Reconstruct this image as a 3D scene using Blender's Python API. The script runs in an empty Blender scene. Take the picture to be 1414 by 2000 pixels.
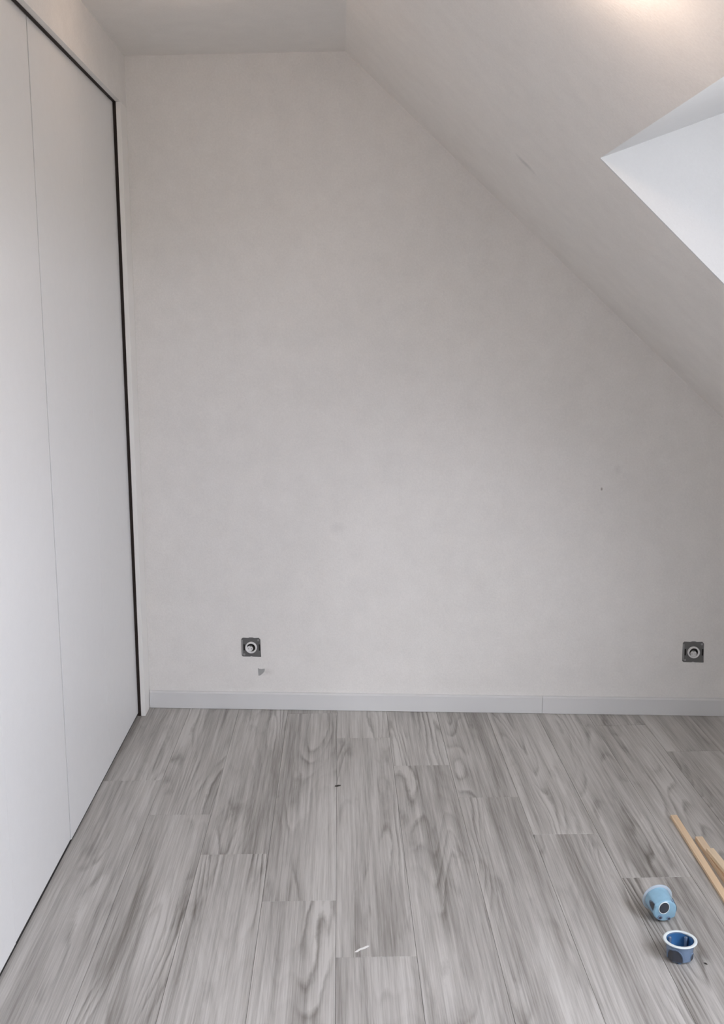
import bpy, bmesh, math, random
from mathutils import Vector, Matrix
random.seed(7)
S = bpy.context.scene
C = S.collection
# ------------------------------------------------------------ camera
F, PITCH, YAW, ROLL, EYE = 2100.0, 0.1676, 0.0197, -0.0056, 1.4676
cam_d = bpy.data.cameras.new('camera'); cam = bpy.data.objects.new('camera', cam_d); C.objects.link(cam)
cam_d.sensor_fit = 'VERTICAL'; cam_d.sensor_height = 24.0; cam_d.lens = 24.0 * F / 2000.0
cam_d.clip_start = 0.05; cam_d.clip_end = 100
cp, sp, cy, sy = math.cos(PITCH), math.sin(PITCH), math.cos(YAW), math.sin(YAW)
fw = Vector((sy*cp, cy*cp, -sp)); rt = Vector((cy, -sy, 0)); up = rt.cross(fw)
r2 = rt*math.cos(ROLL) + up*math.sin(ROLL); u2 = up*math.cos(ROLL) - rt*math.sin(ROLL)
cam.matrix_world = Matrix(((r2.x, u2.x, -fw.x, 0), (r2.y, u2.y, -fw.y, 0), (r2.z, u2.z, -fw.z, EYE), (0, 0, 0, 1)))
S.camera = cam
# ------------------------------------------------------------ sky (bright overcast) and exposure
world = bpy.data.worlds.new('sky'); S.world = world; world.use_nodes = True
bg = world.node_tree.nodes['Background']
SKY, GROUND = 18.5, 6.0                     # overcast luminance towards the zenith, and of the ground / roofs outside
nt = world.node_tree
tc = nt.nodes.new('ShaderNodeTexCoord'); sx = nt.nodes.new('ShaderNodeSeparateXYZ'); nt.links.new(tc.outputs['Generated'], sx.inputs[0])
cr = nt.nodes.new('ShaderNodeValToRGB'); mr = nt.nodes.new('ShaderNodeMapRange')
mr.inputs['From Min'].default_value = -1; mr.inputs['From Max'].default_value = 1
nt.links.new(sx.outputs['Z'], mr.inputs['Value']); nt.links.new(mr.outputs[0], cr.inputs[0])
k = GROUND/SKY
el = cr.color_ramp.elements
el[0].position = .49; el[0].color = (.95*k, .95*k, .92*k, 1); el[1].position = .51; el[1].color = (.62, .64, .70, 1)
q = el.new(.75); q.color = (.86, .89, .98, 1); q = el.new(1.0); q.color = (.93, .96, 1.06, 1)
nt.links.new(cr.outputs['Color'], bg.inputs['Color']); bg.inputs['Strength'].default_value = SKY
S.view_settings.view_transform = 'Standard'; S.view_settings.look = 'None'
S.view_settings.gamma = 1; S.view_settings.use_curve_mapping = False
S.view_settings.exposure = 0.10
S.cycles.max_bounces = 16; S.cycles.diffuse_bounces = 12
S.cycles.transparent_max_bounces = 12
# hazy sun behind thin cloud: a broad soft source high on the dormer side
sun_d = bpy.data.lights.new('sun', 'SUN'); sun_d.energy = 2.8; sun_d.angle = math.radians(28); sun_d.color = (.97, .98, 1.0)
sun = bpy.data.objects.new('sun', sun_d); C.objects.link(sun)
sun.rotation_euler = Vector((-.78, 1.9, -.95)).to_track_quat('-Z', 'Y').to_euler()
LAMP_W = 2.1        # watts of each warm ceiling lamp
# room measures (metres)
XB, XD, XG = -0.763, -0.792, -0.780        # bulkhead face, wardrobe door face, back of the frame edge
YW, TA = 4.0324, -0.0781                   # end wall: y = YW + TA*x (the wall is not quite square)
ZC, XK, SL = 2.442, 0.0295, 0.9468         # flat ceiling height, start and fall of the slope
XR, YR, XL = 1.80, -1.7, -1.40             # knee wall, wall behind the camera, wall behind the wardrobe
ZT = 2.265                                 # underside of the bulkhead
wy = lambda x: YW + TA*x
zs = lambda x: ZC - SL*(x - XK)
WA = math.atan(TA)

# ------------------------------------------------------------ helpers
def link(name, me, mat=None, parent=None, smooth=False, loc=None):
    o = bpy.data.objects.new(name, me); C.objects.link(o)
    if mat and not me.materials: me.materials.append(mat)
    if smooth:
        for p in me.polygons: p.use_smooth = True
    if parent: o.parent = parent
    if loc: o.location = loc
    return o
def bm_me(bm, name='m'):
    bmesh.ops.recalc_face_normals(bm, faces=bm.faces)
    me = bpy.data.meshes.new(name); bm.to_mesh(me); bm.free(); return me
def box(bm, x0, x1, y0, y1, z0, z1, bev=0.0):
    b = bmesh.new()
    v = [b.verts.new((x, y, z)) for x in (x0, x1) for y in (y0, y1) for z in (z0, z1)]
    for f in ((0,1,3,2),(4,6,7,5),(0,4,5,1),(2,3,7,6),(0,2,6,4),(1,5,7,3)): b.faces.new([v[i] for i in f])
    if bev: bmesh.ops.bevel(b, geom=b.edges[:], offset=bev, segments=2, affect='EDGES', profile=0.5)
    me = bpy.data.meshes.new('t'); b.to_mesh(me); b.free(); bm.from_mesh(me); bpy.data.meshes.remove(me)
def prism(bm, pts, d):
    # pts: closed loop of 3-D points; d: extrusion vector
    a = [bm.verts.new(p) for p in pts]; b = [bm.verts.new(Vector(p) + Vector(d)) for p in pts]
    bm.faces.new(a); bm.faces.new(b[::-1]); n = len(a)
    for i in range(n): bm.faces.new((a[i], a[(i+1) % n], b[(i+1) % n], b[i]))
def lathe(bm, prof, n=48, cx=0, cz=0, rfun=None):
    # revolve (r, h) about local Y axis (h along -Y): used for wall fittings
    rings = []
    for r, h in prof:
        rings.append([bm.verts.new((cx + r*math.cos(2*math.pi*i/n), -h, cz + r*math.sin(2*math.pi*i/n))) for i in range(n)])
    for a, b in zip(rings, rings[1:]):
        for i in range(n): bm.faces.new((a[i], a[(i+1) % n], b[(i+1) % n], b[i]))
    return rings
def empty(name, loc, rot=(0, 0, 0)):
    o = bpy.data.objects.new(name, None); C.objects.link(o); o.location = loc; o.rotation_euler = rot
    o.empty_display_size = 0.05; return o
def tag(o, label, cat, group=None):
    o['label'] = label; o['category'] = cat
    if group: o['group'] = group
    return o
def struct(o, label=None):
    o['kind'] = 'structure'
    if label: o['label'] = label
    return o

# ------------------------------------------------------------ materials
def mat(name, col=(.8,.8,.8), rough=.5, **kw):
    m = bpy.data.materials.new(name); m.use_nodes = True
    b = m.node_tree.nodes['Principled BSDF']
    b.inputs['Base Color'].default_value = (*col, 1); b.inputs['Roughness'].default_value = rough
    for k, v in kw.items(): b.inputs[k].default_value = v
    return m
class G:
    """tiny node graph helper"""
    def __init__(s, m): s.t = m.node_tree; s.b = s.t.nodes['Principled BSDF']
    def n(s, typ, **kw):
        q = s.t.nodes.new(typ)
        for k, v in kw.items(): setattr(q, k, v)
        return q
    def l(s, a, b): s.t.links.new(a, b)
    def put(s, inp, v):
        if isinstance(v, bpy.types.NodeSocket): s.l(v, inp)
        elif v is not None: inp.default_value = v
    def math(s, op, a, b=None, c=None, clamp=False):
        q = s.n('ShaderNodeMath', operation=op, use_clamp=clamp)
        for i, v in enumerate((a, b, c)):
            if v is not None: s.put(q.inputs[i], v)
        return q.outputs[0]
    def vec(s, op, a, b=None):
        q = s.n('ShaderNodeVectorMath', operation=op)
        s.put(q.inputs[0], a)
        if b is not None: s.put(q.inputs[1], b)
        return q.outputs['Value'] if op in ('LENGTH', 'DISTANCE', 'DOT_PRODUCT') else q.outputs[0]
    def noise(s, v, scale, detail=3, rough=.5, dist=0):
        q = s.n('ShaderNodeTexNoise'); s.l(v, q.inputs['Vector'])
        q.inputs['Scale'].default_value = scale; q.inputs['Detail'].default_value = detail
        q.inputs['Roughness'].default_value = rough; q.inputs['Distortion'].default_value = dist
        return q.outputs['Fac']
    def ramp(s, f, stops, interp='LINEAR'):
        q = s.n('ShaderNodeValToRGB'); s.l(f, q.inputs[0]); q.color_ramp.interpolation = interp
        e = q.color_ramp.elements
        while len(e) < len(stops): e.new(.5)
        for i, (p, c) in enumerate(stops): e[i].position = p; e[i].color = (*c, 1) if len(c) == 3 else c
        return q.outputs['Color']
    def mix(s, f, a, b, blend='MIX'):
        q = s.n('ShaderNodeMix', data_type='RGBA', blend_type=blend)
        s.put(q.inputs[0], f)
        s.put(q.inputs[6], a if isinstance(a, bpy.types.NodeSocket) else (*a, 1))
        s.put(q.inputs[7], b if isinstance(b, bpy.types.NodeSocket) else (*b, 1))
        return q.outputs[2]
    def bump(s, h, strength, dist=.001):
        q = s.n('ShaderNodeBump'); q.inputs['Strength'].default_value = strength
        q.inputs['Distance'].default_value = dist; s.l(h, q.inputs['Height']); s.l(q.outputs[0], s.b.inputs['Normal'])
def mottled(name, col, var=.03, scale=14, bump=.25, rough=.75, marks=()):
    """matt wall paint: fine roller stipple, faint large unevenness, and the scuffs that sit on it"""
    m = mat(name, col, rough); g = G(m)
    p = g.n('ShaderNodeNewGeometry').outputs['Position']
    a = g.noise(p, scale, 4); b = g.noise(p, 170, 2); d = g.noise(p, 1.6, 2)
    t = g.math('ADD', g.math('MULTIPLY', a, .4), g.math('ADD', g.math('MULTIPLY', b, .45), g.math('MULTIPLY', d, .35)))
    lo = tuple(c*(1-var) for c in col); hi = tuple(min(1, c*(1+var)) for c in col)
    c = g.ramp(t, [(.4, lo), (.8, hi)])
    for (pos, scl, rad, dark, colr) in marks:      # (centre, (sx,sy,sz, rot about y), radius, strength, colour)
        q = g.n('ShaderNodeMapping', vector_type='TEXTURE')
        q.inputs['Location'].default_value = pos; q.inputs['Rotation'].default_value = (0, scl[3], 0)
        q.inputs['Scale'].default_value = scl[:3]
        g.l(p, q.inputs['Vector'])
        ln = g.vec('LENGTH', q.outputs[0])
        nz = g.math('MULTIPLY', g.noise(p, 60, 3), .6)
        f = g.math('SUBTRACT', 1.15, g.math('ADD', ln, nz), clamp=True)
        f = g.math('MULTIPLY', f, dark, clamp=True)
        c = g.mix(f, c, colr)
    g.l(c, g.b.inputs['Base Color'])
    g.bump(g.math('ADD', b, g.math('MULTIPLY', a, .6)), bump, .0012)
    return m
GREY = (.30, .29, .28)
M = {}
M['wall'] = mottled('wall_paint', (.748, .734, .716), .06, marks=[
    ((-.017, 4.034, .725), (.045, .2, .035, 0), 1, .35, (.52, .52, .52)),
    ((.974, 3.956, .877), (.006, .2, .010, 0), 1, 2.0, (.38, .35, .34)),
    ((1.03, 3.952, .95), (.02, .2, .03, 0), 1, .35, (.52, .5, .49)),
    ((-.30, 4.056, .150), (.045, .2, .022, 0), 1, .45, (.50, .48, .46))])
M['slope'] = mottled('ceiling_paint', (.775, .75, .722), .055, marks=[
    ((.553, 3.283, 1.947), (.058, .03, .014, math.atan(SL)), 1, .75, (.47, .47, .46))])
M['ceiling'] = mottled('flat_ceiling_paint', (.765, .745, .72), .05)
M['reveal'] = mottled('reveal_paint', (.70, .705, .71), .02)
M['trim'] = mat('trim_white', (.67, .675, .68), .34)
M['edge'] = mat('frame_white', (.80, .79, .77), .42)
M['door'] = mottled('door_laminate', (.745, .75, .75), .02, 30, .06, .42)
M['gap'] = mat('shadow_gap_brown', (.016, .009, .006), .8)  # dark brown of the frame gaps, their shade put into the colour
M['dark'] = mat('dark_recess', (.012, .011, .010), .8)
M['sub'] = mat('subfloor_dark', (.03, .028, .026), .9)

def plank_mat(tone):
    m = mat('grey_oak_%d' % tone, (.3, .3, .3), .45); g = G(m)
    oc = g.n('ShaderNodeTexCoord').outputs['Object']
    rnd = g.n('ShaderNodeObjectInfo').outputs['Random']
    cx = g.n('ShaderNodeCombineXYZ')
    g.l(g.math('MULTIPLY', rnd, 37.3), cx.inputs[0]); g.l(g.math('MULTIPLY', rnd, 91.7), cx.inputs[1]); g.l(g.math('MULTIPLY', rnd, 13.1), cx.inputs[2])
    P = g.vec('ADD', oc, cx.outputs[0])
    def st(x, y): return g.vec('MULTIPLY', P, (x, y, 1.0))
    # growth-ring contours: level lines of a long stretched field make the cathedral arches
    fld = g.noise(st(5.2, .62), 1.0, 2.2, .42, .12)
    jit = g.math('MULTIPLY', g.noise(st(40, 14), 1.0, 3, .6), .018)
    ring = g.math('FRACT', g.math('MULTIPLY', g.math('ADD', fld, jit), 24.0))
    ringm = g.ramp(ring, [(0, (.30,)*3), (.08, (0,)*3), (.30, (.55,)*3), (.62, (.85,)*3), (.86, (1,)*3), (1, (.30,)*3)])
    mask = g.ramp(g.noise(st(8.0, .9), 1.0, 2, .5), [(.50, (0,)*3), (.64, (1,)*3)])
    fine = g.noise(st(330, 6.0), 1.0, 3, .65)
    mid = g.noise(st(120, 2.2), 1.0, 3, .6, .15)
    strk = g.noise(st(38, .9), 1.0, 2, .5, .2)
    broad = g.noise(st(9, .7), 1.0, 2, .5, .3)
    t = g.math('ADD', g.math('MULTIPLY', fine, .34), g.math('MULTIPLY', mid, .32))
    t = g.math('ADD', t, g.math('MULTIPLY', strk, .34))
    t = g.math('ADD', t, g.math('MULTIPLY', broad, .40))
    rr = g.math('MULTIPLY', g.math('SUBTRACT', ringm, .55), g.math('ADD', g.math('MULTIPLY', mask, .20), .030))
    t = g.math('ADD', t, rr)
    # dark smudges along the grain, and small knots
    kn = g.ramp(g.noise(st(10, 2.0), 1.0, 4, .6, .4), [(.60, (0,)*3), (.74, (1,)*3)])
    t = g.math('SUBTRACT', t, g.math('MULTIPLY', kn, .13))
    t = g.math('ADD', t, g.math('MULTIPLY', g.math('SUBTRACT', rnd, .5), .07))
    c = g.ramp(t, [(.44, (.135, .123, .110)), (.57, (.268, .254, .236)), (.68, (.395, .381, .360)), (.84, (.56, .546, .523))])
    g.l(c, g.b.inputs['Base Color'])
    ro = g.math('ADD', .40, g.math('MULTIPLY', fine, .18)); g.l(ro, g.b.inputs['Roughness'])
    g.bump(g.math('ADD', fine, g.math('MULTIPLY', ringm, .3)), .22, .0008)
    return m
M['plank'] = plank_mat(0)

# ------------------------------------------------------------ floor: subfloor and its planks
bm = bmesh.new(); box(bm, XL, XR, YR, wy(XL), -.06, -.0095)
floor = struct(link('floor', bm_me(bm), M['sub']), 'grey oak look plank floor')
W, X0, Y0, STEP, LEN = .193, -.7944, 3.3797, .2598, 1.3922
GAP = .00035
row = 0
while X0 + W*row < XR - .01:
    xa, xb = X0 + W*row, min(X0 + W*(row+1), XR - .004)
    if row == 0: xa = XD - .06
    yj = Y0 - STEP*row
    while yj < 5: yj += LEN
    while yj > YR + .01:
        a, b = yj - LEN, yj
        a = max(a, YR + .004)
        fa, fb = min(b, wy(xa) - .003), min(b, wy(xb) - .003)
        if fa - a > .01 and b > a:
            cx, cy = (xa+xb)/2, (a+min(fa, fb))/2
            bm = bmesh.new()
            g_ = GAP
            pts = [(xa+g_-cx, a+g_-cy, -.009), (xb-g_-cx, a+g_-cy, -.009), (xb-g_-cx, fb-g_-cy, -.009), (xa+g_-cx, fa-g_-cy, -.009)]
            prism(bm, pts, (0, 0, .009))
            top = [e for e in bm.edges if all(abs(v.co.z) < 1e-6 for v in e.verts)]
            bmesh.ops.bevel(bm, geom=top, offset=.0006, segments=1, affect='EDGES')
            link('plank', bm_me(bm, 'plank'), M['plank'], floor, loc=(cx, cy, 0))
        yj -= LEN
    row += 1

# ------------------------------------------------------------ walls and ceilings
T = .15
bm = bmesh.new()
pts = [(XL-T, -.06), (XR+T, -.06), (XR+T, ZC+.6), (XL-T, ZC+.6)]
prism(bm, [(x, wy(x), z) for x, z in pts], (0, T, 0))
struct(link('wall_back', bm_me(bm), M['wall']), 'white end wall under the roof slope')
bm = bmesh.new(); box(bm, XL-T, XL, YR, wy(XL), -.06, ZC+.1)
wl = struct(link('wall_left', bm_me(bm), M['wall']))
bm = bmesh.new(); box(bm, XL, XB, YR, wy(XB)-.0005, ZT, ZC)
for v in bm.verts:
    if v.co.y > 3: v.co.y = wy(v.co.x)
bh = link('wall_bulkhead', bm_me(bm), M['wall']); bh['kind'] = 'structure'; bh['label'] = 'white painted bulkhead above the wardrobe doors'
bm = bmesh.new(); prism(bm, [(XL-T, YR, -.06), (XR+T, YR, -.06), (XR+T, YR, ZC+.6), (XL-T, YR, ZC+.6)], (0, -T, 0))
struct(link('wall_front', bm_me(bm), M['wall']))
bm = bmesh.new(); prism(bm, [(XL, YR, ZC), (XK, YR, ZC), (XK, wy(XK), ZC), (XL, wy(XL), ZC)], (0, 0, T))
struct(link('ceiling', bm_me(bm), M['ceiling']), 'flat strip of white ceiling beside the slope')
# sloped ceiling opened up by a dormer; its window stands upright over the knee wall, outside the frame
M['winwood'] = mat('window_white_lacquer', (.8, .8, .8), .3)
M['glass'] = bpy.data.materials.new('window_glass'); M['glass'].use_nodes = True     # thin pane: clear with a Fresnel reflection
t_ = M['glass'].node_tree; t_.nodes.remove(t_.nodes['Principled BSDF'])
tr_ = t_.nodes.new('ShaderNodeBsdfTransparent'); tr_.inputs[0].default_value = (.95, .95, .96, 1)
gl_ = t_.nodes.new('ShaderNodeBsdfGlossy'); gl_.inputs['Roughness'].default_value = .02
lw_ = t_.nodes.new('ShaderNodeLayerWeight'); pw_ = t_.nodes.new('ShaderNodeMath'); pw_.operation = 'POWER'; pw_.inputs[1].default_value = 5
t_.links.new(lw_.outputs['Facing'], pw_.inputs[0]); fr_ = t_.nodes.new('ShaderNodeMath'); fr_.operation = 'MULTIPLY_ADD'
t_.links.new(pw_.outputs[0], fr_.inputs[0]); fr_.inputs[1].default_value = .9; fr_.inputs[2].default_value = .035; mx_ = t_.nodes.new('ShaderNodeMixShader')
t_.links.new(fr_.outputs[0], mx_.inputs[0]); t_.links.new(tr_.outputs[0], mx_.inputs[1]); t_.links.new(gl_.outputs[0], mx_.inputs[2])
t_.links.new(mx_.outputs[0], t_.nodes['Material Output'].inputs['Surface'])
OX0 = .631
DORMERS = [(-.45, 2.679)]
INSET = .90                                 # unseen plaster return beside the window, widened to dim cheek and end wall
HR = .352                                   # rise of the dormer ceiling
ZH = zs(OX0) + HR*(XR-OX0)                  # dormer ceiling height at the window wall
WZ0, WZ1 = zs(XR)+.06, ZH-.08                      # window opening in the dormer front
bm = bmesh.new(); NX, NZ = .687*.25, .727*.25
def slab(xa, xb, y0, y1, z=zs):
    p = [(xa, y0, z(xa)), (xb, y0, z(xb)), (xb, wy(xb) if y1 is None else y1, z(xb)), (xa, wy(xa) if y1 is None else y1, z(xa))]
    prism(bm, p, (NX, 0, NZ))
slab(XK, OX0, YR, None)
ys = [YR] + [v for w in sorted(DORMERS) for v in w] + [None]
for j in range(0, len(ys)-1, 2): slab(OX0, XR, ys[j]+(0 if j == 0 else .010), None if ys[j+1] is None else ys[j+1]-.010)
cs = struct(link('ceiling_sloped', bm_me(bm), M['slope']), 'white sloped ceiling cut open by the dormer')
def piece(name, pts, d, parent, m='reveal'):
    bm = bmesh.new(); prism(bm, pts, d); return link(name, bm_me(bm), M[m], parent)
def portal(m, w, h):
    pd = bpy.data.lights.new('sky_portal', 'AREA'); pd.shape = 'RECTANGLE'; pd.size = w; pd.size_y = h
    pd.cycles.is_portal = True      # guides the sampling of the sky, emits nothing itself
    po = bpy.data.objects.new('sky_portal', pd); C.objects.link(po); po.matrix_world = m
# knee wall with the dormer fronts
bm = bmesh.new()
box(bm, XR, XR+T, YR, wy(XR), -.06, WZ0)
for j in range(0, len(ys)-1, 2): box(bm, XR, XR+T, ys[j]-.0, wy(XR) if ys[j+1] is None else ys[j+1], WZ0, ZH+.15)
for y0, y1 in DORMERS:
    box(bm, XR, XR+T, y0, y1, WZ1, ZH+.15)
    box(bm, XR, XR+T, y0, y0+.05, WZ0, WZ1); box(bm, XR, XR+T, y1-INSET, y1, WZ0, WZ1)
struct(link('wall_right', bm_me(bm), M['reveal']), 'knee wall below the dormer window')
for k, (y0, y1) in enumerate(DORMERS):
    piece('dormer_ceiling', [(OX0, y0, zs(OX0)), (OX0, y1, zs(OX0)), (XR, y1, ZH), (XR, y0, ZH)], (0, 0, .10), cs)
    for y, sg in ((y0, -1), (y1, 1)):
        piece('dormer_cheek', [(OX0, y, zs(OX0)), (XR, y, zs(XR)), (XR, y, ZH)], (0, sg*.0098, 0), cs)
    y0, y1 = y0+.05, y1-INSET
    win = empty('window_%d' % (k+1), (XR, (y0+y1)/2, WZ0)); win['kind'] = 'structure'
    hw, hh = (y1-y0)/2, WZ1-WZ0
    def wb(bm, ya, yb, za, zb, xa, xb): box(bm, xa, xb, ya, yb, za, zb, .002)
    bm = bmesh.new()
    for q in ((-hw, hw, 0, .05), (-hw, hw, hh-.05, hh), (-hw, -hw+.05, .05, hh-.05), (hw-.05, hw, .05, hh-.05), (-.035, .035, .05, hh-.05)): wb(bm, *q, .03, .10)
    link('window_frame', bm_me(bm), M['winwood'], win)
    for ya, yb in ((-hw+.052, -.037), (.037, hw-.052)):
        bm = bmesh.new()
        for q in ((ya, yb, .052, .11), (ya, yb, hh-.11, hh-.052), (ya, ya+.058, .11, hh-.11), (yb-.058, yb, .11, hh-.11)): wb(bm, *q, .045, .09)
        sa_ = link('window_sash', bm_me(bm), M['winwood'], win)
        bm = bmesh.new(); box(bm, .060, .066, ya+.056, yb-.056, .108, hh-.108); link('pane', bm_me(bm), M['glass'], sa_)
    bm = bmesh.new(); box(bm, -.12, .03, -hw, hw, 0, .02, .003); link('window_sill', bm_me(bm), M['winwood'], win)
    # rotate so that the portal's -Z looks into the room (towards -X)
    R_ = Matrix(((0, 0, 1), (1, 0, 0), (0, 1, 0))).to_4x4()
    portal(Matrix.Translation((XR+.12, (y0+y1)/2, WZ0+hh/2)) @ R_, 2*hw, hh)

# ------------------------------------------------------------ baseboards
def baseboard(name, x0, x1, lab=None):
    bm = bmesh.new(); h, t = .068, .015
    prof = [(0, .0012), (-t, .0012), (-t, h-.005), (-t+.006, h), (0, h)]
    a = [bm.verts.new((x0, wy(x0)-.0005+p, z)) for p, z in prof]; b = [bm.verts.new((x1, wy(x1)-.0005+p, z)) for p, z in prof]
    bm.faces.new(a); bm.faces.new(b[::-1])
    for i in range(5): bm.faces.new((a[i], a[(i+1) % 5], b[(i+1) % 5], b[i]))
    return struct(link(name, bm_me(bm), M['trim']), lab)
baseboard('baseboard_back', XB+.0018, .7705)
baseboard('baseboard_back.001', .7715, XR-.001)
bm = bmesh.new(); box(bm, XR-.015, XR, YR+.001, wy(XR)-.02, .0012, .068, .002)
struct(link('baseboard_right', bm_me(bm), M['trim']))

# ------------------------------------------------------------ built-in wardrobe on the left
wd = tag(empty('wardrobe', (XD, 2.4, 0)), 'built-in wardrobe with tall plain white doors along the left side', 'wardrobe')
def wpart(name, m, *b, bev=0):
    bm = bmesh.new(); box(bm, b[0]-XD, b[1]-XD, b[2]-2.4, b[3]-2.4, b[4], b[5], bev)
    return link(name, bm_me(bm), m, wd)
seams = [4.040, 3.475, 2.938, 2.401, 1.864, 1.327, .790, .253, -.284, -.821, -1.358]
for i in range(len(seams)-1):
    y1, y0 = seams[i], seams[i+1]
    off = [0, 0, -.0018, -.001, 0, -.001, 0, 0, 0, 0, 0, 0][i]
    g0 = .0007 if i == 0 else .0015
    g1 = .0007 if i == 1 else .0015
    wpart('door', M['door'], XD-.019+off, XD+off, y0+g0, y1-g1, [.012, .012, .0145, .014, .014, .014, .014, .014, .014, .014, .014, .014][i], ZT-.0008, bev=.0007)
for q, hw_ in ((3.475, .0006), (2.938, .0014), (2.401, .0014), (1.864, .0014), (1.327, .0014)):      # dark strip in each door joint, its shade put into the colour
    wpart('seam_shade_strip', M['dark'], XD-.012, XD-.0026, q-hw_, q+hw_, .0145, ZT-.003)
fp = wpart('filler_panel', M['edge'], XG, XB, 3.985, wy(XB)-.0005, .0008, ZT-.0003, bev=.0012)
wpart('gap_shade_strip', M['gap'], XD+.0003, XG-.0002, 3.988, 4.040, .001, ZT-.0005)  # solid dark strip filling the gap, so it stays black when lit
wpart('top_shade_strip', M['gap'], XD+.0003, XG-.0002, YR+.02, 4.040, ZT-.0012, ZT-.0003)
wpart('under_door_shade', M['dark'], XD-.016, XD-.0045, YR+.02, 4.040, .0005, .0112)  # dark strip below the doors, the gap's shade put into its colour
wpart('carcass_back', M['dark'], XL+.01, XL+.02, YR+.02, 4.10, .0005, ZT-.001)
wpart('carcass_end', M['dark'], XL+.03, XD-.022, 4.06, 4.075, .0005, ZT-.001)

# ------------------------------------------------------------ sockets without their cover plates
M['metal'] = mat('zinc_plate', (.17, .17, .17), .45, Metallic=.55)
M['metal2'] = mat('zinc_edge', (.34, .34, .34), .4, Metallic=.5)
M['pvc'] = mat('white_pvc', (.74, .74, .74), .35)
M['pvc2'] = mat('socket_inner_grey', (.70, .70, .70), .45)
def disc(bm, cx, cz, r, h0, h1, n=40, sx=1, sz=1):
    a = [bm.verts.new((cx+sx*r*math.cos(2*math.pi*i/n), -h0, cz+sz*r*math.sin(2*math.pi*i/n))) for i in range(n)]
    prism_v = [v.co.copy() for v in a]
    for v in a: bm.verts.remove(v)
    prism(bm, prism_v, (0, -(h1-h0), 0))
def socket(x, z, s, ix, iz, label):
    e_ = tag(empty('wall_socket', (x, wy(x)-.0004, z), (0, 0, WA)), label, 'socket', 'uncovered wall sockets above the baseboard')
    h = .038*s
    bm = bmesh.new()   # mounting plate: notched rounded square
    c = .005
    pts = [(-h+c, -h), (-.006, -h), (0, -h+.002), (.006, -h), (h, -h-.0005), (h-.001, -h+.012), (h-.002, h-c*1.4), (h-c*1.6, h), (.012, h-.001), (.006, h+.001), (-.006, h+.001), (-.012, h-.001), (-h+c, h), (-h, h-c), (-h, -h+c)]
    prism(bm, [(a, 0, b) for a, b in pts], (0, -.0022, 0))
    link('mounting_plate', bm_me(bm), M['metal'], e_)
    for x0, x1, z0, z1 in ((-h+.0075, -h+.0125, -.013, .012), (h-.0085, h-.0035, -.013, .012)):
        bm = bmesh.new(); box(bm, x0, x1, -.0030, -.0021, z0, z1); link('fixing_slot', bm_me(bm), M['dark'], e_)
    bm = bmesh.new(); box(bm, -h+.0012, -h+.0052, -.0042, -.0020, -h+.008, h-.009, .0006); link('claw_strip', bm_me(bm), M['metal2'], e_)
    for sx, sz in ((-1, -1), (1, 1)):
        bm = bmesh.new(); disc(bm, sx*(h-.010), sz*(h-.009), .0042, .002, .0035, 16); link('screw', bm_me(bm), M['metal2'], e_)
    bm = bmesh.new()
    lathe(bm, [(.0225, .0018), (.0225, .0105), (.0212, .0120), (.0182, .0120), (.0168, .0110), (.0165, .0016)], 56)
    rg = link('socket_ring', bm_me(bm), M['pvc'], e_, True)
    bm = bmesh.new(); disc(bm, 0, 0, .0168, .0016, .0026); link('socket_well', bm_me(bm), M['dark'], e_)
    bm = bmesh.new(); disc(bm, ix, iz, .0115, .0026, .0075, sx=1.0, sz=.95)
    bmesh.ops.bevel(bm, geom=[e for e in bm.edges if all(v.co.y < -.007 for v in e.verts)], offset=.0012, segments=2, affect='EDGES')
    ins = link('socket_insert', bm_me(bm), M['pvc2'], e_)
    bm = bmesh.new(); disc(bm, ix*.2, iz+.0105, .0023, .0024, .0115, 16); link('earth_pin', bm_me(bm), M['metal2'], e_)
    for sx in (-1, 1):
        bm = bmesh.new(); disc(bm, ix+sx*.006, iz-.001, .0018, .0074, .0077, 14); link('pin_hole', bm_me(bm), M['metal'], ins)
    return e_
socket(-.355, .2495, 1.0, -.0045, -.0040, 'uncovered socket on the end wall nearer the wardrobe, white ring in a grey metal plate')
socket(1.338, .2505, 1.06, -.0005, -.0050, 'uncovered socket on the end wall near the right edge of the photo')

# torn paper/plaster mark under the left socket
bm = bmesh.new()
prism(bm, [(-.017, 0, .020), (-.0125, 0, .0165), (-.004, 0, .0150), (.010, 0, .0175), (.0085, 0, .007), (.001, 0, -.003), (-.009, 0, -.011), (-.0155, 0, -.0115), (-.0165, 0, .004)], (0, -.0007, 0))
M['chip'] = mat('grey_plaster', (.36, .36, .355), .9)
ch = link('plaster_chip', bm_me(bm), M['chip'], loc=(-.314, wy(-.314)-.0003, .1455)); ch.rotation_euler = (0, 0, WA)
tag(ch, 'small grey chipped plaster mark on the wall below the socket nearer the wardrobe', 'mark')

# ------------------------------------------------------------ blue flush mounting boxes on the floor
def blue(name, col, tr, rough=.22):
    m = mat(name, col, rough, **{'Transmission Weight': tr, 'IOR': 1.45, 'Coat Weight': .6, 'Coat Roughness': .08})
    g = G(m); p = g.n('ShaderNodeTexCoord').outputs['Object']
    n = g.noise(p, 55, 2); g.l(g.mix(n, tuple(c*.85 for c in col), tuple(min(1, c*1.12) for c in col)), g.b.inputs['Base Color'])
    return m
M['blue'] = blue('blue_plastic', (.17, .25, .38), .12)
M['blue_pale'] = blue('pale_blue_plastic', (.30, .52, .68), .10, .16)
M['rim'] = blue('pale_blue_rim', (.80, .88, .90), .05, .35)
M['rim2'] = blue('grey_blue_rim', (.52, .60, .68), .15, .3)
M['membrane'] = mat('dark_membrane', (.045, .05, .065), .25)
M['steel'] = mat('screw_steel', (.5, .5, .5), .35, Metallic=1.0)
M['blue_in'] = blue('blue_plastic_inner', (.06, .19, .42), .12)
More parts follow.
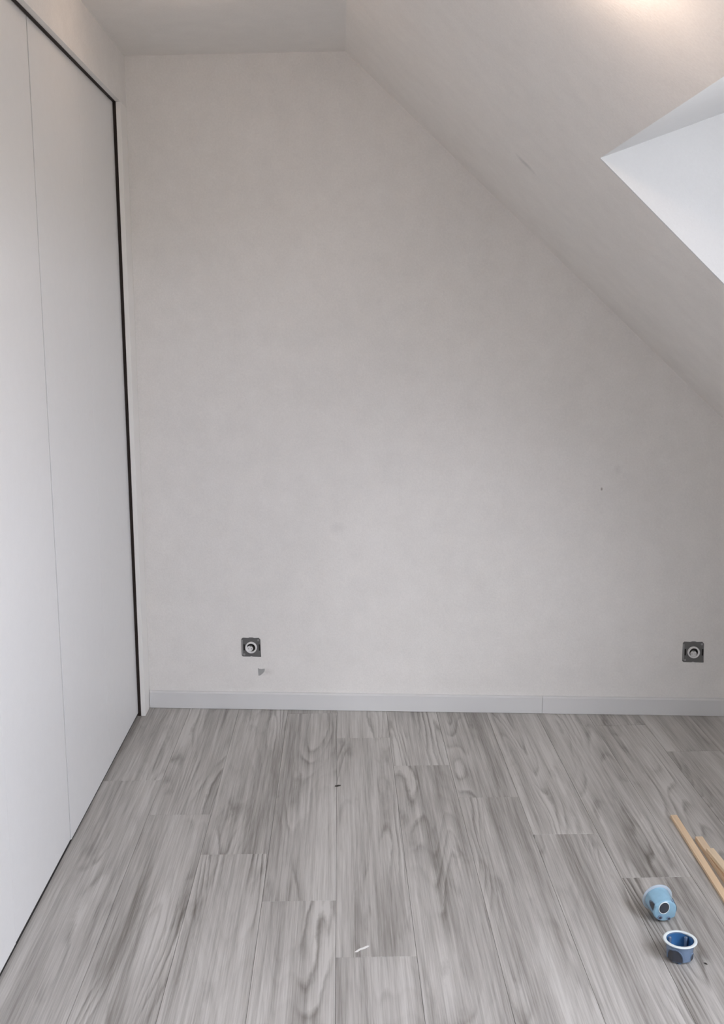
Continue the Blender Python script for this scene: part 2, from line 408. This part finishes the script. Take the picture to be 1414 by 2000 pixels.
def rbody(a, h, H):
    """outer radius of the cup: tapering, with two screw lobes"""
    r = .0300 + .0030*(h/H)
    for c0 in (math.radians(35), math.radians(215)):
        d = (a-c0+math.pi) % (2*math.pi) - math.pi
        r += .0034*math.exp(-(d/.20)**2)*(1 if h/H < .86 else .4)
    return r
def flush_box(loc, rot, label, H=.045, screws=True, arches=(), base_hole=True, skin='blue', rim='rim'):
    root = tag(empty('flush_mounting_box', loc, rot), label, 'electrical box', 'blue flush mounting boxes on the floor')
    n = 72; th = .0016
    bm = bmesh.new()
    outer = [(0, -.0045), (.0012, -.0018), (.004, 0)] + [(H*k/8, 0) for k in range(1, 9)]
    rings = []
    for h, dr in outer: rings.append([bm.verts.new(((rbody(2*math.pi*i/n, h, H)+dr)*math.cos(2*math.pi*i/n), (rbody(2*math.pi*i/n, h, H)+dr)*math.sin(2*math.pi*i/n), h)) for i in range(n)])
    inner = [(H, -th), (H*.6, -th), (H*.25, -th), (.005, -th), (.0022, -.005)]
    for h, dr in inner: rings.append([bm.verts.new(((rbody(2*math.pi*i/n, h, H)+dr)*math.cos(2*math.pi*i/n), (rbody(2*math.pi*i/n, h, H)+dr)*math.sin(2*math.pi*i/n), h)) for i in range(n)])
    for a, b in zip(rings, rings[1:]):
        for i in range(n): bm.faces.new((a[i], a[(i+1) % n], b[(i+1) % n], b[i]))
    bm.faces.new(rings[0][::-1]); bm.faces.new(rings[-1])
    body = link('box_body', bm_me(bm), M[skin], root, True)
    md = body.modifiers.new('es', 'EDGE_SPLIT'); md.split_angle = math.radians(35)
    # inner liner shows the deeper blue of the inside
    bm = bmesh.new(); rs = []
    for h, dr in ((H-.003, -th-.0003), (H*.5, -th-.0003), (.006, -th-.0003), (.0030, -.0055)):
        rs.append([bm.verts.new(((rbody(2*math.pi*i/n, h, H)+dr)*math.cos(2*math.pi*i/n), (rbody(2*math.pi*i/n, h, H)+dr)*math.sin(2*math.pi*i/n), h)) for i in range(n)])
    for a, b in zip(rs, rs[1:]):
        for i in range(n): bm.faces.new((a[i], a[(i+1) % n], b[(i+1) % n], b[i]))
    bm.faces.new(rs[-1])
    link('inner_wall', bm_me(bm), M['blue_in'], root, True)
    # flange rim
    bm = bmesh.new(); fr = []
    for r, h in ((.0318, H-.0030), (.0380, H-.0022), (.0392, H-.0010), (.0390, H+.0006), (.0375, H+.0012), (.0322, H+.0010), (.0314, H+.0002), (.0314, H-.0030)):
        fr.append([bm.verts.new((r*math.cos(2*math.pi*i/n), r*math.sin(2*math.pi*i/n), h)) for i in range(n)])
    fr.append(fr[0])
    for a, b in zip(fr, fr[1:]):
        for i in range(n): bm.faces.new((a[i], a[(i+1) % n], b[(i+1) % n], b[i]))
    link('flange_rim', bm_me(bm), M[rim], root, True)
    # screw posts inside
    for c0 in (math.radians(35), math.radians(215), math.radians(125)):
        bm = bmesh.new(); r0 = .0268; k = 14
        px, py = r0*math.cos(c0), r0*math.sin(c0)
        prism(bm, [(px+.0042*math.cos(2*math.pi*i/k), py+.0042*math.sin(2*math.pi*i/k), .003) for i in range(k)], (0, 0, H-.009))
        po = link('screw_post', bm_me(bm), M['blue'], root)
        bm = bmesh.new(); prism(bm, [(px+.002*math.cos(2*math.pi*i/k), py+.002*math.sin(2*math.pi*i/k), H-.0061) for i in range(k)], (0, 0, .0012))
        link('screw_head', bm_me(bm), M['steel'], po)
    # cable entry membranes on the wall: arched, slightly proud of the cup
    for (c0, half, hh) in arches:
        bm = bmesh.new(); front = []; back = []
        k = 20
        def P(a, h, d): r = rbody(a, h, H)+d; return (r*math.cos(a), r*math.sin(a), h)
        cols = []
        for i in range(k+1):
            t = -1+2*i/k; a = c0+half*t; htop = .004+hh*math.sqrt(max(0, 1-t*t))
            cols.append([bm.verts.new(P(a, .004+(htop-.004)*j/5, .0007)) for j in range(6)])
        for c1, c2 in zip(cols, cols[1:]):
            for j in range(5):
                vs = [c1[j], c2[j], c2[j+1], c1[j+1]]
                bm.faces.new(vs)
        bmesh.ops.remove_doubles(bm, verts=bm.verts[:], dist=1e-5)
        link('cable_entry', bm_me(bm), M['membrane'], root, True)
        # raised rib around the arch
        bm = bmesh.new(); rp = []
        for i in range(k+1):
            t = -1+2*i/k; a = c0+half*1.06*t; htop = .004+hh*1.05*math.sqrt(max(0, 1-t*t))
            s2 = 1.14
            a2 = c0+half*1.06*t*s2; h2 = min(.004+hh*1.05*math.sqrt(max(0, 1-t*t))+.0020, H-.004)
            rp.append((bm.verts.new(P(a, htop, .0001)), bm.verts.new(P(a, htop, .0016)), bm.verts.new(P(a2, h2, .0016)), bm.verts.new(P(a2, h2, .0001))))
        for p1, p2 in zip(rp, rp[1:]):
            for j in range(3): bm.faces.new((p1[j], p1[j+1], p2[j+1], p2[j]))
        link('entry_rib', bm_me(bm), M['blue'], root, True)
    if base_hole:     # big oval knock-out in the base with its moulded lip, and small feet
        bm = bmesh.new(); k = 32; bx, by = .0045, .0112
        a = [(bx+.0125*math.cos(2*math.pi*i/k), by+.0155*math.sin(2*math.pi*i/k), -.0004) for i in range(k)]
        prism(bm, a, (0, 0, -.0006)); link('knockout', bm_me(bm), M['membrane'], root)
        bm = bmesh.new(); R_ = []
        for r, h in ((1.0, .0), (1.0, -.0012), (1.08, -.0016), (1.14, .0)):
            R_.append([bm.verts.new((bx+.0127*r*math.cos(2*math.pi*i/k), by+.0157*r*math.sin(2*math.pi*i/k), h)) for i in range(k)])
        for p, q in zip(R_, R_[1:]):
            for i in range(k): bm.faces.new((p[i], p[(i+1) % k], q[(i+1) % k], q[i]))
        link('knockout_lip', bm_me(bm), M['rim'], root, True)
        for (fx, fy, fr_) in ((.013, -.016, .0062), (-.010, -.021, .0050)):
            bm = bmesh.new()
            prism(bm, [(fx+fr_*math.cos(2*math.pi*i/18), fy+fr_*math.sin(2*math.pi*i/18), 0) for i in range(18)], (0, 0, -.002))
            o = link('foot', bm_me(bm), M['blue'], root)
            bm = bmesh.new()
            prism(bm, [(fx+fr_*.6*math.cos(2*math.pi*i/18), fy+fr_*.6*math.sin(2*math.pi*i/18), -.0020) for i in range(18)], (0, 0, -.0003))
            link('foot_recess', bm_me(bm), M['membrane'], o)
    return root
# upright box: base on the floor
flush_box((.790, 2.315, .0024), (0, 0, math.radians(8)), 'blue flush mounting box standing open side up, nearest the bottom of the photo',
          arches=((math.radians(-138), .62, .029), (math.radians(-52), .20, .017), (math.radians(110), .4, .026)))
# tipped box: lies on its side, base towards the camera
tilt = math.radians(8.3)
b1 = flush_box((.800, 2.470, .0330), (0, 0, 0), 'blue flush mounting box lying on its side with its oval knockout facing the camera', H=.054,
          arches=((math.radians(165), .40, .024), (math.radians(20), .26, .022), (math.radians(-85), .34, .022)), skin='blue_pale', rim='rim2')
# local z (base -> rim) points away from the camera and a little up
b1.rotation_euler = Matrix.Rotation(math.radians(4), 3, 'Z').to_4x4().to_3x3().to_euler()
zv = Vector((math.sin(math.radians(-6))*math.cos(tilt), math.cos(math.radians(-6))*math.cos(tilt), math.sin(tilt))).normalized()
xv = Vector((1, 0, 0)); yv = zv.cross(xv).normalized(); xv = yv.cross(zv).normalized()
# choose local axes so that local +y points up in the world
if yv.z < 0: yv = -yv; xv = yv.cross(zv)
b1.rotation_euler = Matrix((xv, yv, zv)).transposed().to_euler()
b1.location = (.800, 2.462, .0335)

# ------------------------------------------------------------ timber strips on the right
def wood(name, col):
    m = mat(name, col, .55); g = G(m)
    p = g.n('ShaderNodeTexCoord').outputs['Object']
    q = g.vec('MULTIPLY', p, (90, 3, 60)); n = g.noise(q, 1, 3, .6, .4)
    g.l(g.ramp(n, [(.3, tuple(c*.84 for c in col)), (.7, tuple(min(1, c*1.06) for c in col))]), g.b.inputs['Base Color'])
    g.bump(n, .15, .0005); return m
M['pine'] = wood('pine', (.80, .61, .41)); M['pine2'] = wood('pale_pine', (.82, .64, .45)); M['pine3'] = wood('planed_pine', (.84, .68, .48)); M['pink'] = wood('pinkish_wood', (.80, .56, .43))
def strip(x, y, z, w, h, L, ang, m, label, tiltx=0):
    bm = bmesh.new(); box(bm, 0, w, -L, 0, 0, h, .0006)
    o = link('wood_strip', bm_me(bm), m, loc=(x, y, z)); o.rotation_euler = (tiltx, 0, ang)
    return tag(o, label, 'wood strip')
strip(.993, 3.050, .0003, .0195, .009, 1.25, math.radians(-1.4), M['pine'], 'long pale wood strip reaching furthest toward the end wall, leftmost of the wood strips')
strip(1.0195, 2.900, .0003, .021, .013, 1.05, math.radians(-.6), M['pine2'], 'wood strip just right of the longest strip, partly under another strip')
strip(1.0190, 2.805, .0136, .021, .011, .95, math.radians(.6), M['pine3'], 'wood strip lying tilted on top of another, a dark gap under it', -.048)
strip(1.0450, 2.02, .0003, .060, .0470, .10, math.radians(84), M['pine2'], 'unseen wood block added to prop the near end of the tilted wood strip')  # unseen block, added so a dark wedge opens under the strip
strip(1.0545, 2.742, .0003, .045, .012, .8, math.radians(1.6), M['pink'], 'pinkish wood offcut at the right edge of the photo beside the strips')

# ------------------------------------------------------------ small debris
M['debris'] = mat('dark_debris', (.05, .045, .04), .8); M['white'] = mat('white_shaving', (.8, .8, .78), .6)
def fleck(name, x, y, pts, h, m, label, cat='debris', rot=0):
    bm = bmesh.new(); prism(bm, [(a, b, 0) for a, b in pts], (0, 0, h))
    o = link(name, bm_me(bm), m, loc=(x, y, .0003)); o.rotation_euler = (0, 0, rot); return tag(o, label, cat)
fleck('debris_fleck', .807, 2.426, [(-.007, .001), (-.002, -.0015), (.003, -.002), (.007, -.001), (.003, .0015), (-.004, .003)], .001, M['debris'], 'thin dark fleck on the floor between the two blue boxes')
fleck('debris_fleck', .843, 2.289, [(-.003, .003), (0, -.003), (.004, -.004), (.002, .002)], .0015, M['debris'], 'tiny dark crumb right beside the upright blue box')
fleck('debris_fleck', -.019, 3.313, [(-.010, -.004), (-.002, -.005), (.009, .002), (.010, .006), (.001, .007), (-.008, .002)], .0015, M['debris'], 'dark fleck on a floor plank in front of the end wall')
fleck('wood_shaving', .041, 2.372, [(-.018, -.012), (-.012, -.012), (-.004, -.003), (.008, .003), (.018, .013), (.013, .014), (.002, .006), (-.008, 0)], .0014, M['white'], 'white splinter lying across a plank joint near the bottom of the photo', 'splinter')

# ------------------------------------------------------------ warm ceiling lamps just above the frame
M['bulb'] = mat('lamp_glow', (1, .8, .6), .5)
bb = M['bulb'].node_tree.nodes['Principled BSDF']
bb.inputs['Emission Color'].default_value = (1, .66, .40, 1); bb.inputs['Emission Strength'].default_value = 12
def downlight(loc, roty, label, watts):
    e_ = tag(empty('ceiling_lamp', loc, (0, roty, 0)), label, 'lamp', 'warm ceiling lamps')
    def rev(prof, name, m, n=40):
        bm = bmesh.new(); rr = [[bm.verts.new((r*math.cos(2*math.pi*i/n), r*math.sin(2*math.pi*i/n), h)) for i in range(n)] for r, h in prof]
        for a, b in zip(rr, rr[1:]):
            for i in range(n): bm.faces.new((a[i], a[(i+1) % n], b[(i+1) % n], b[i]))
        bm.faces.new(rr[-1]); return link(name, bm_me(bm), m, e_, True)
    rev([(.046, -.0002), (.046, -.004), (.040, -.006), (.034, -.006)], 'lamp_base', M['trim'])
    rev([(.030, -.0065), (.033, -.016), (.031, -.030), (.023, -.041), (.010, -.047)], 'lamp_globe', M['bulb'])
    ld = bpy.data.lights.new('lamp_light', 'POINT'); ld.energy = watts; ld.color = (1, .77, .62); ld.shadow_soft_size = .03
    lo = bpy.data.objects.new('lamp_light', ld); C.objects.link(lo); lo.parent = e_; lo.location = (0, 0, -.085)
    return e_
downlight((-.43, 3.21, ZC), 0, 'warm round lamp on the flat ceiling above the wardrobe side', LAMP_W*.18)
sa = math.atan(SL)
downlight((.37, 1.78, zs(.37)), sa, 'warm round lamp on the sloped ceiling left of the dormer', LAMP_W*2.2)
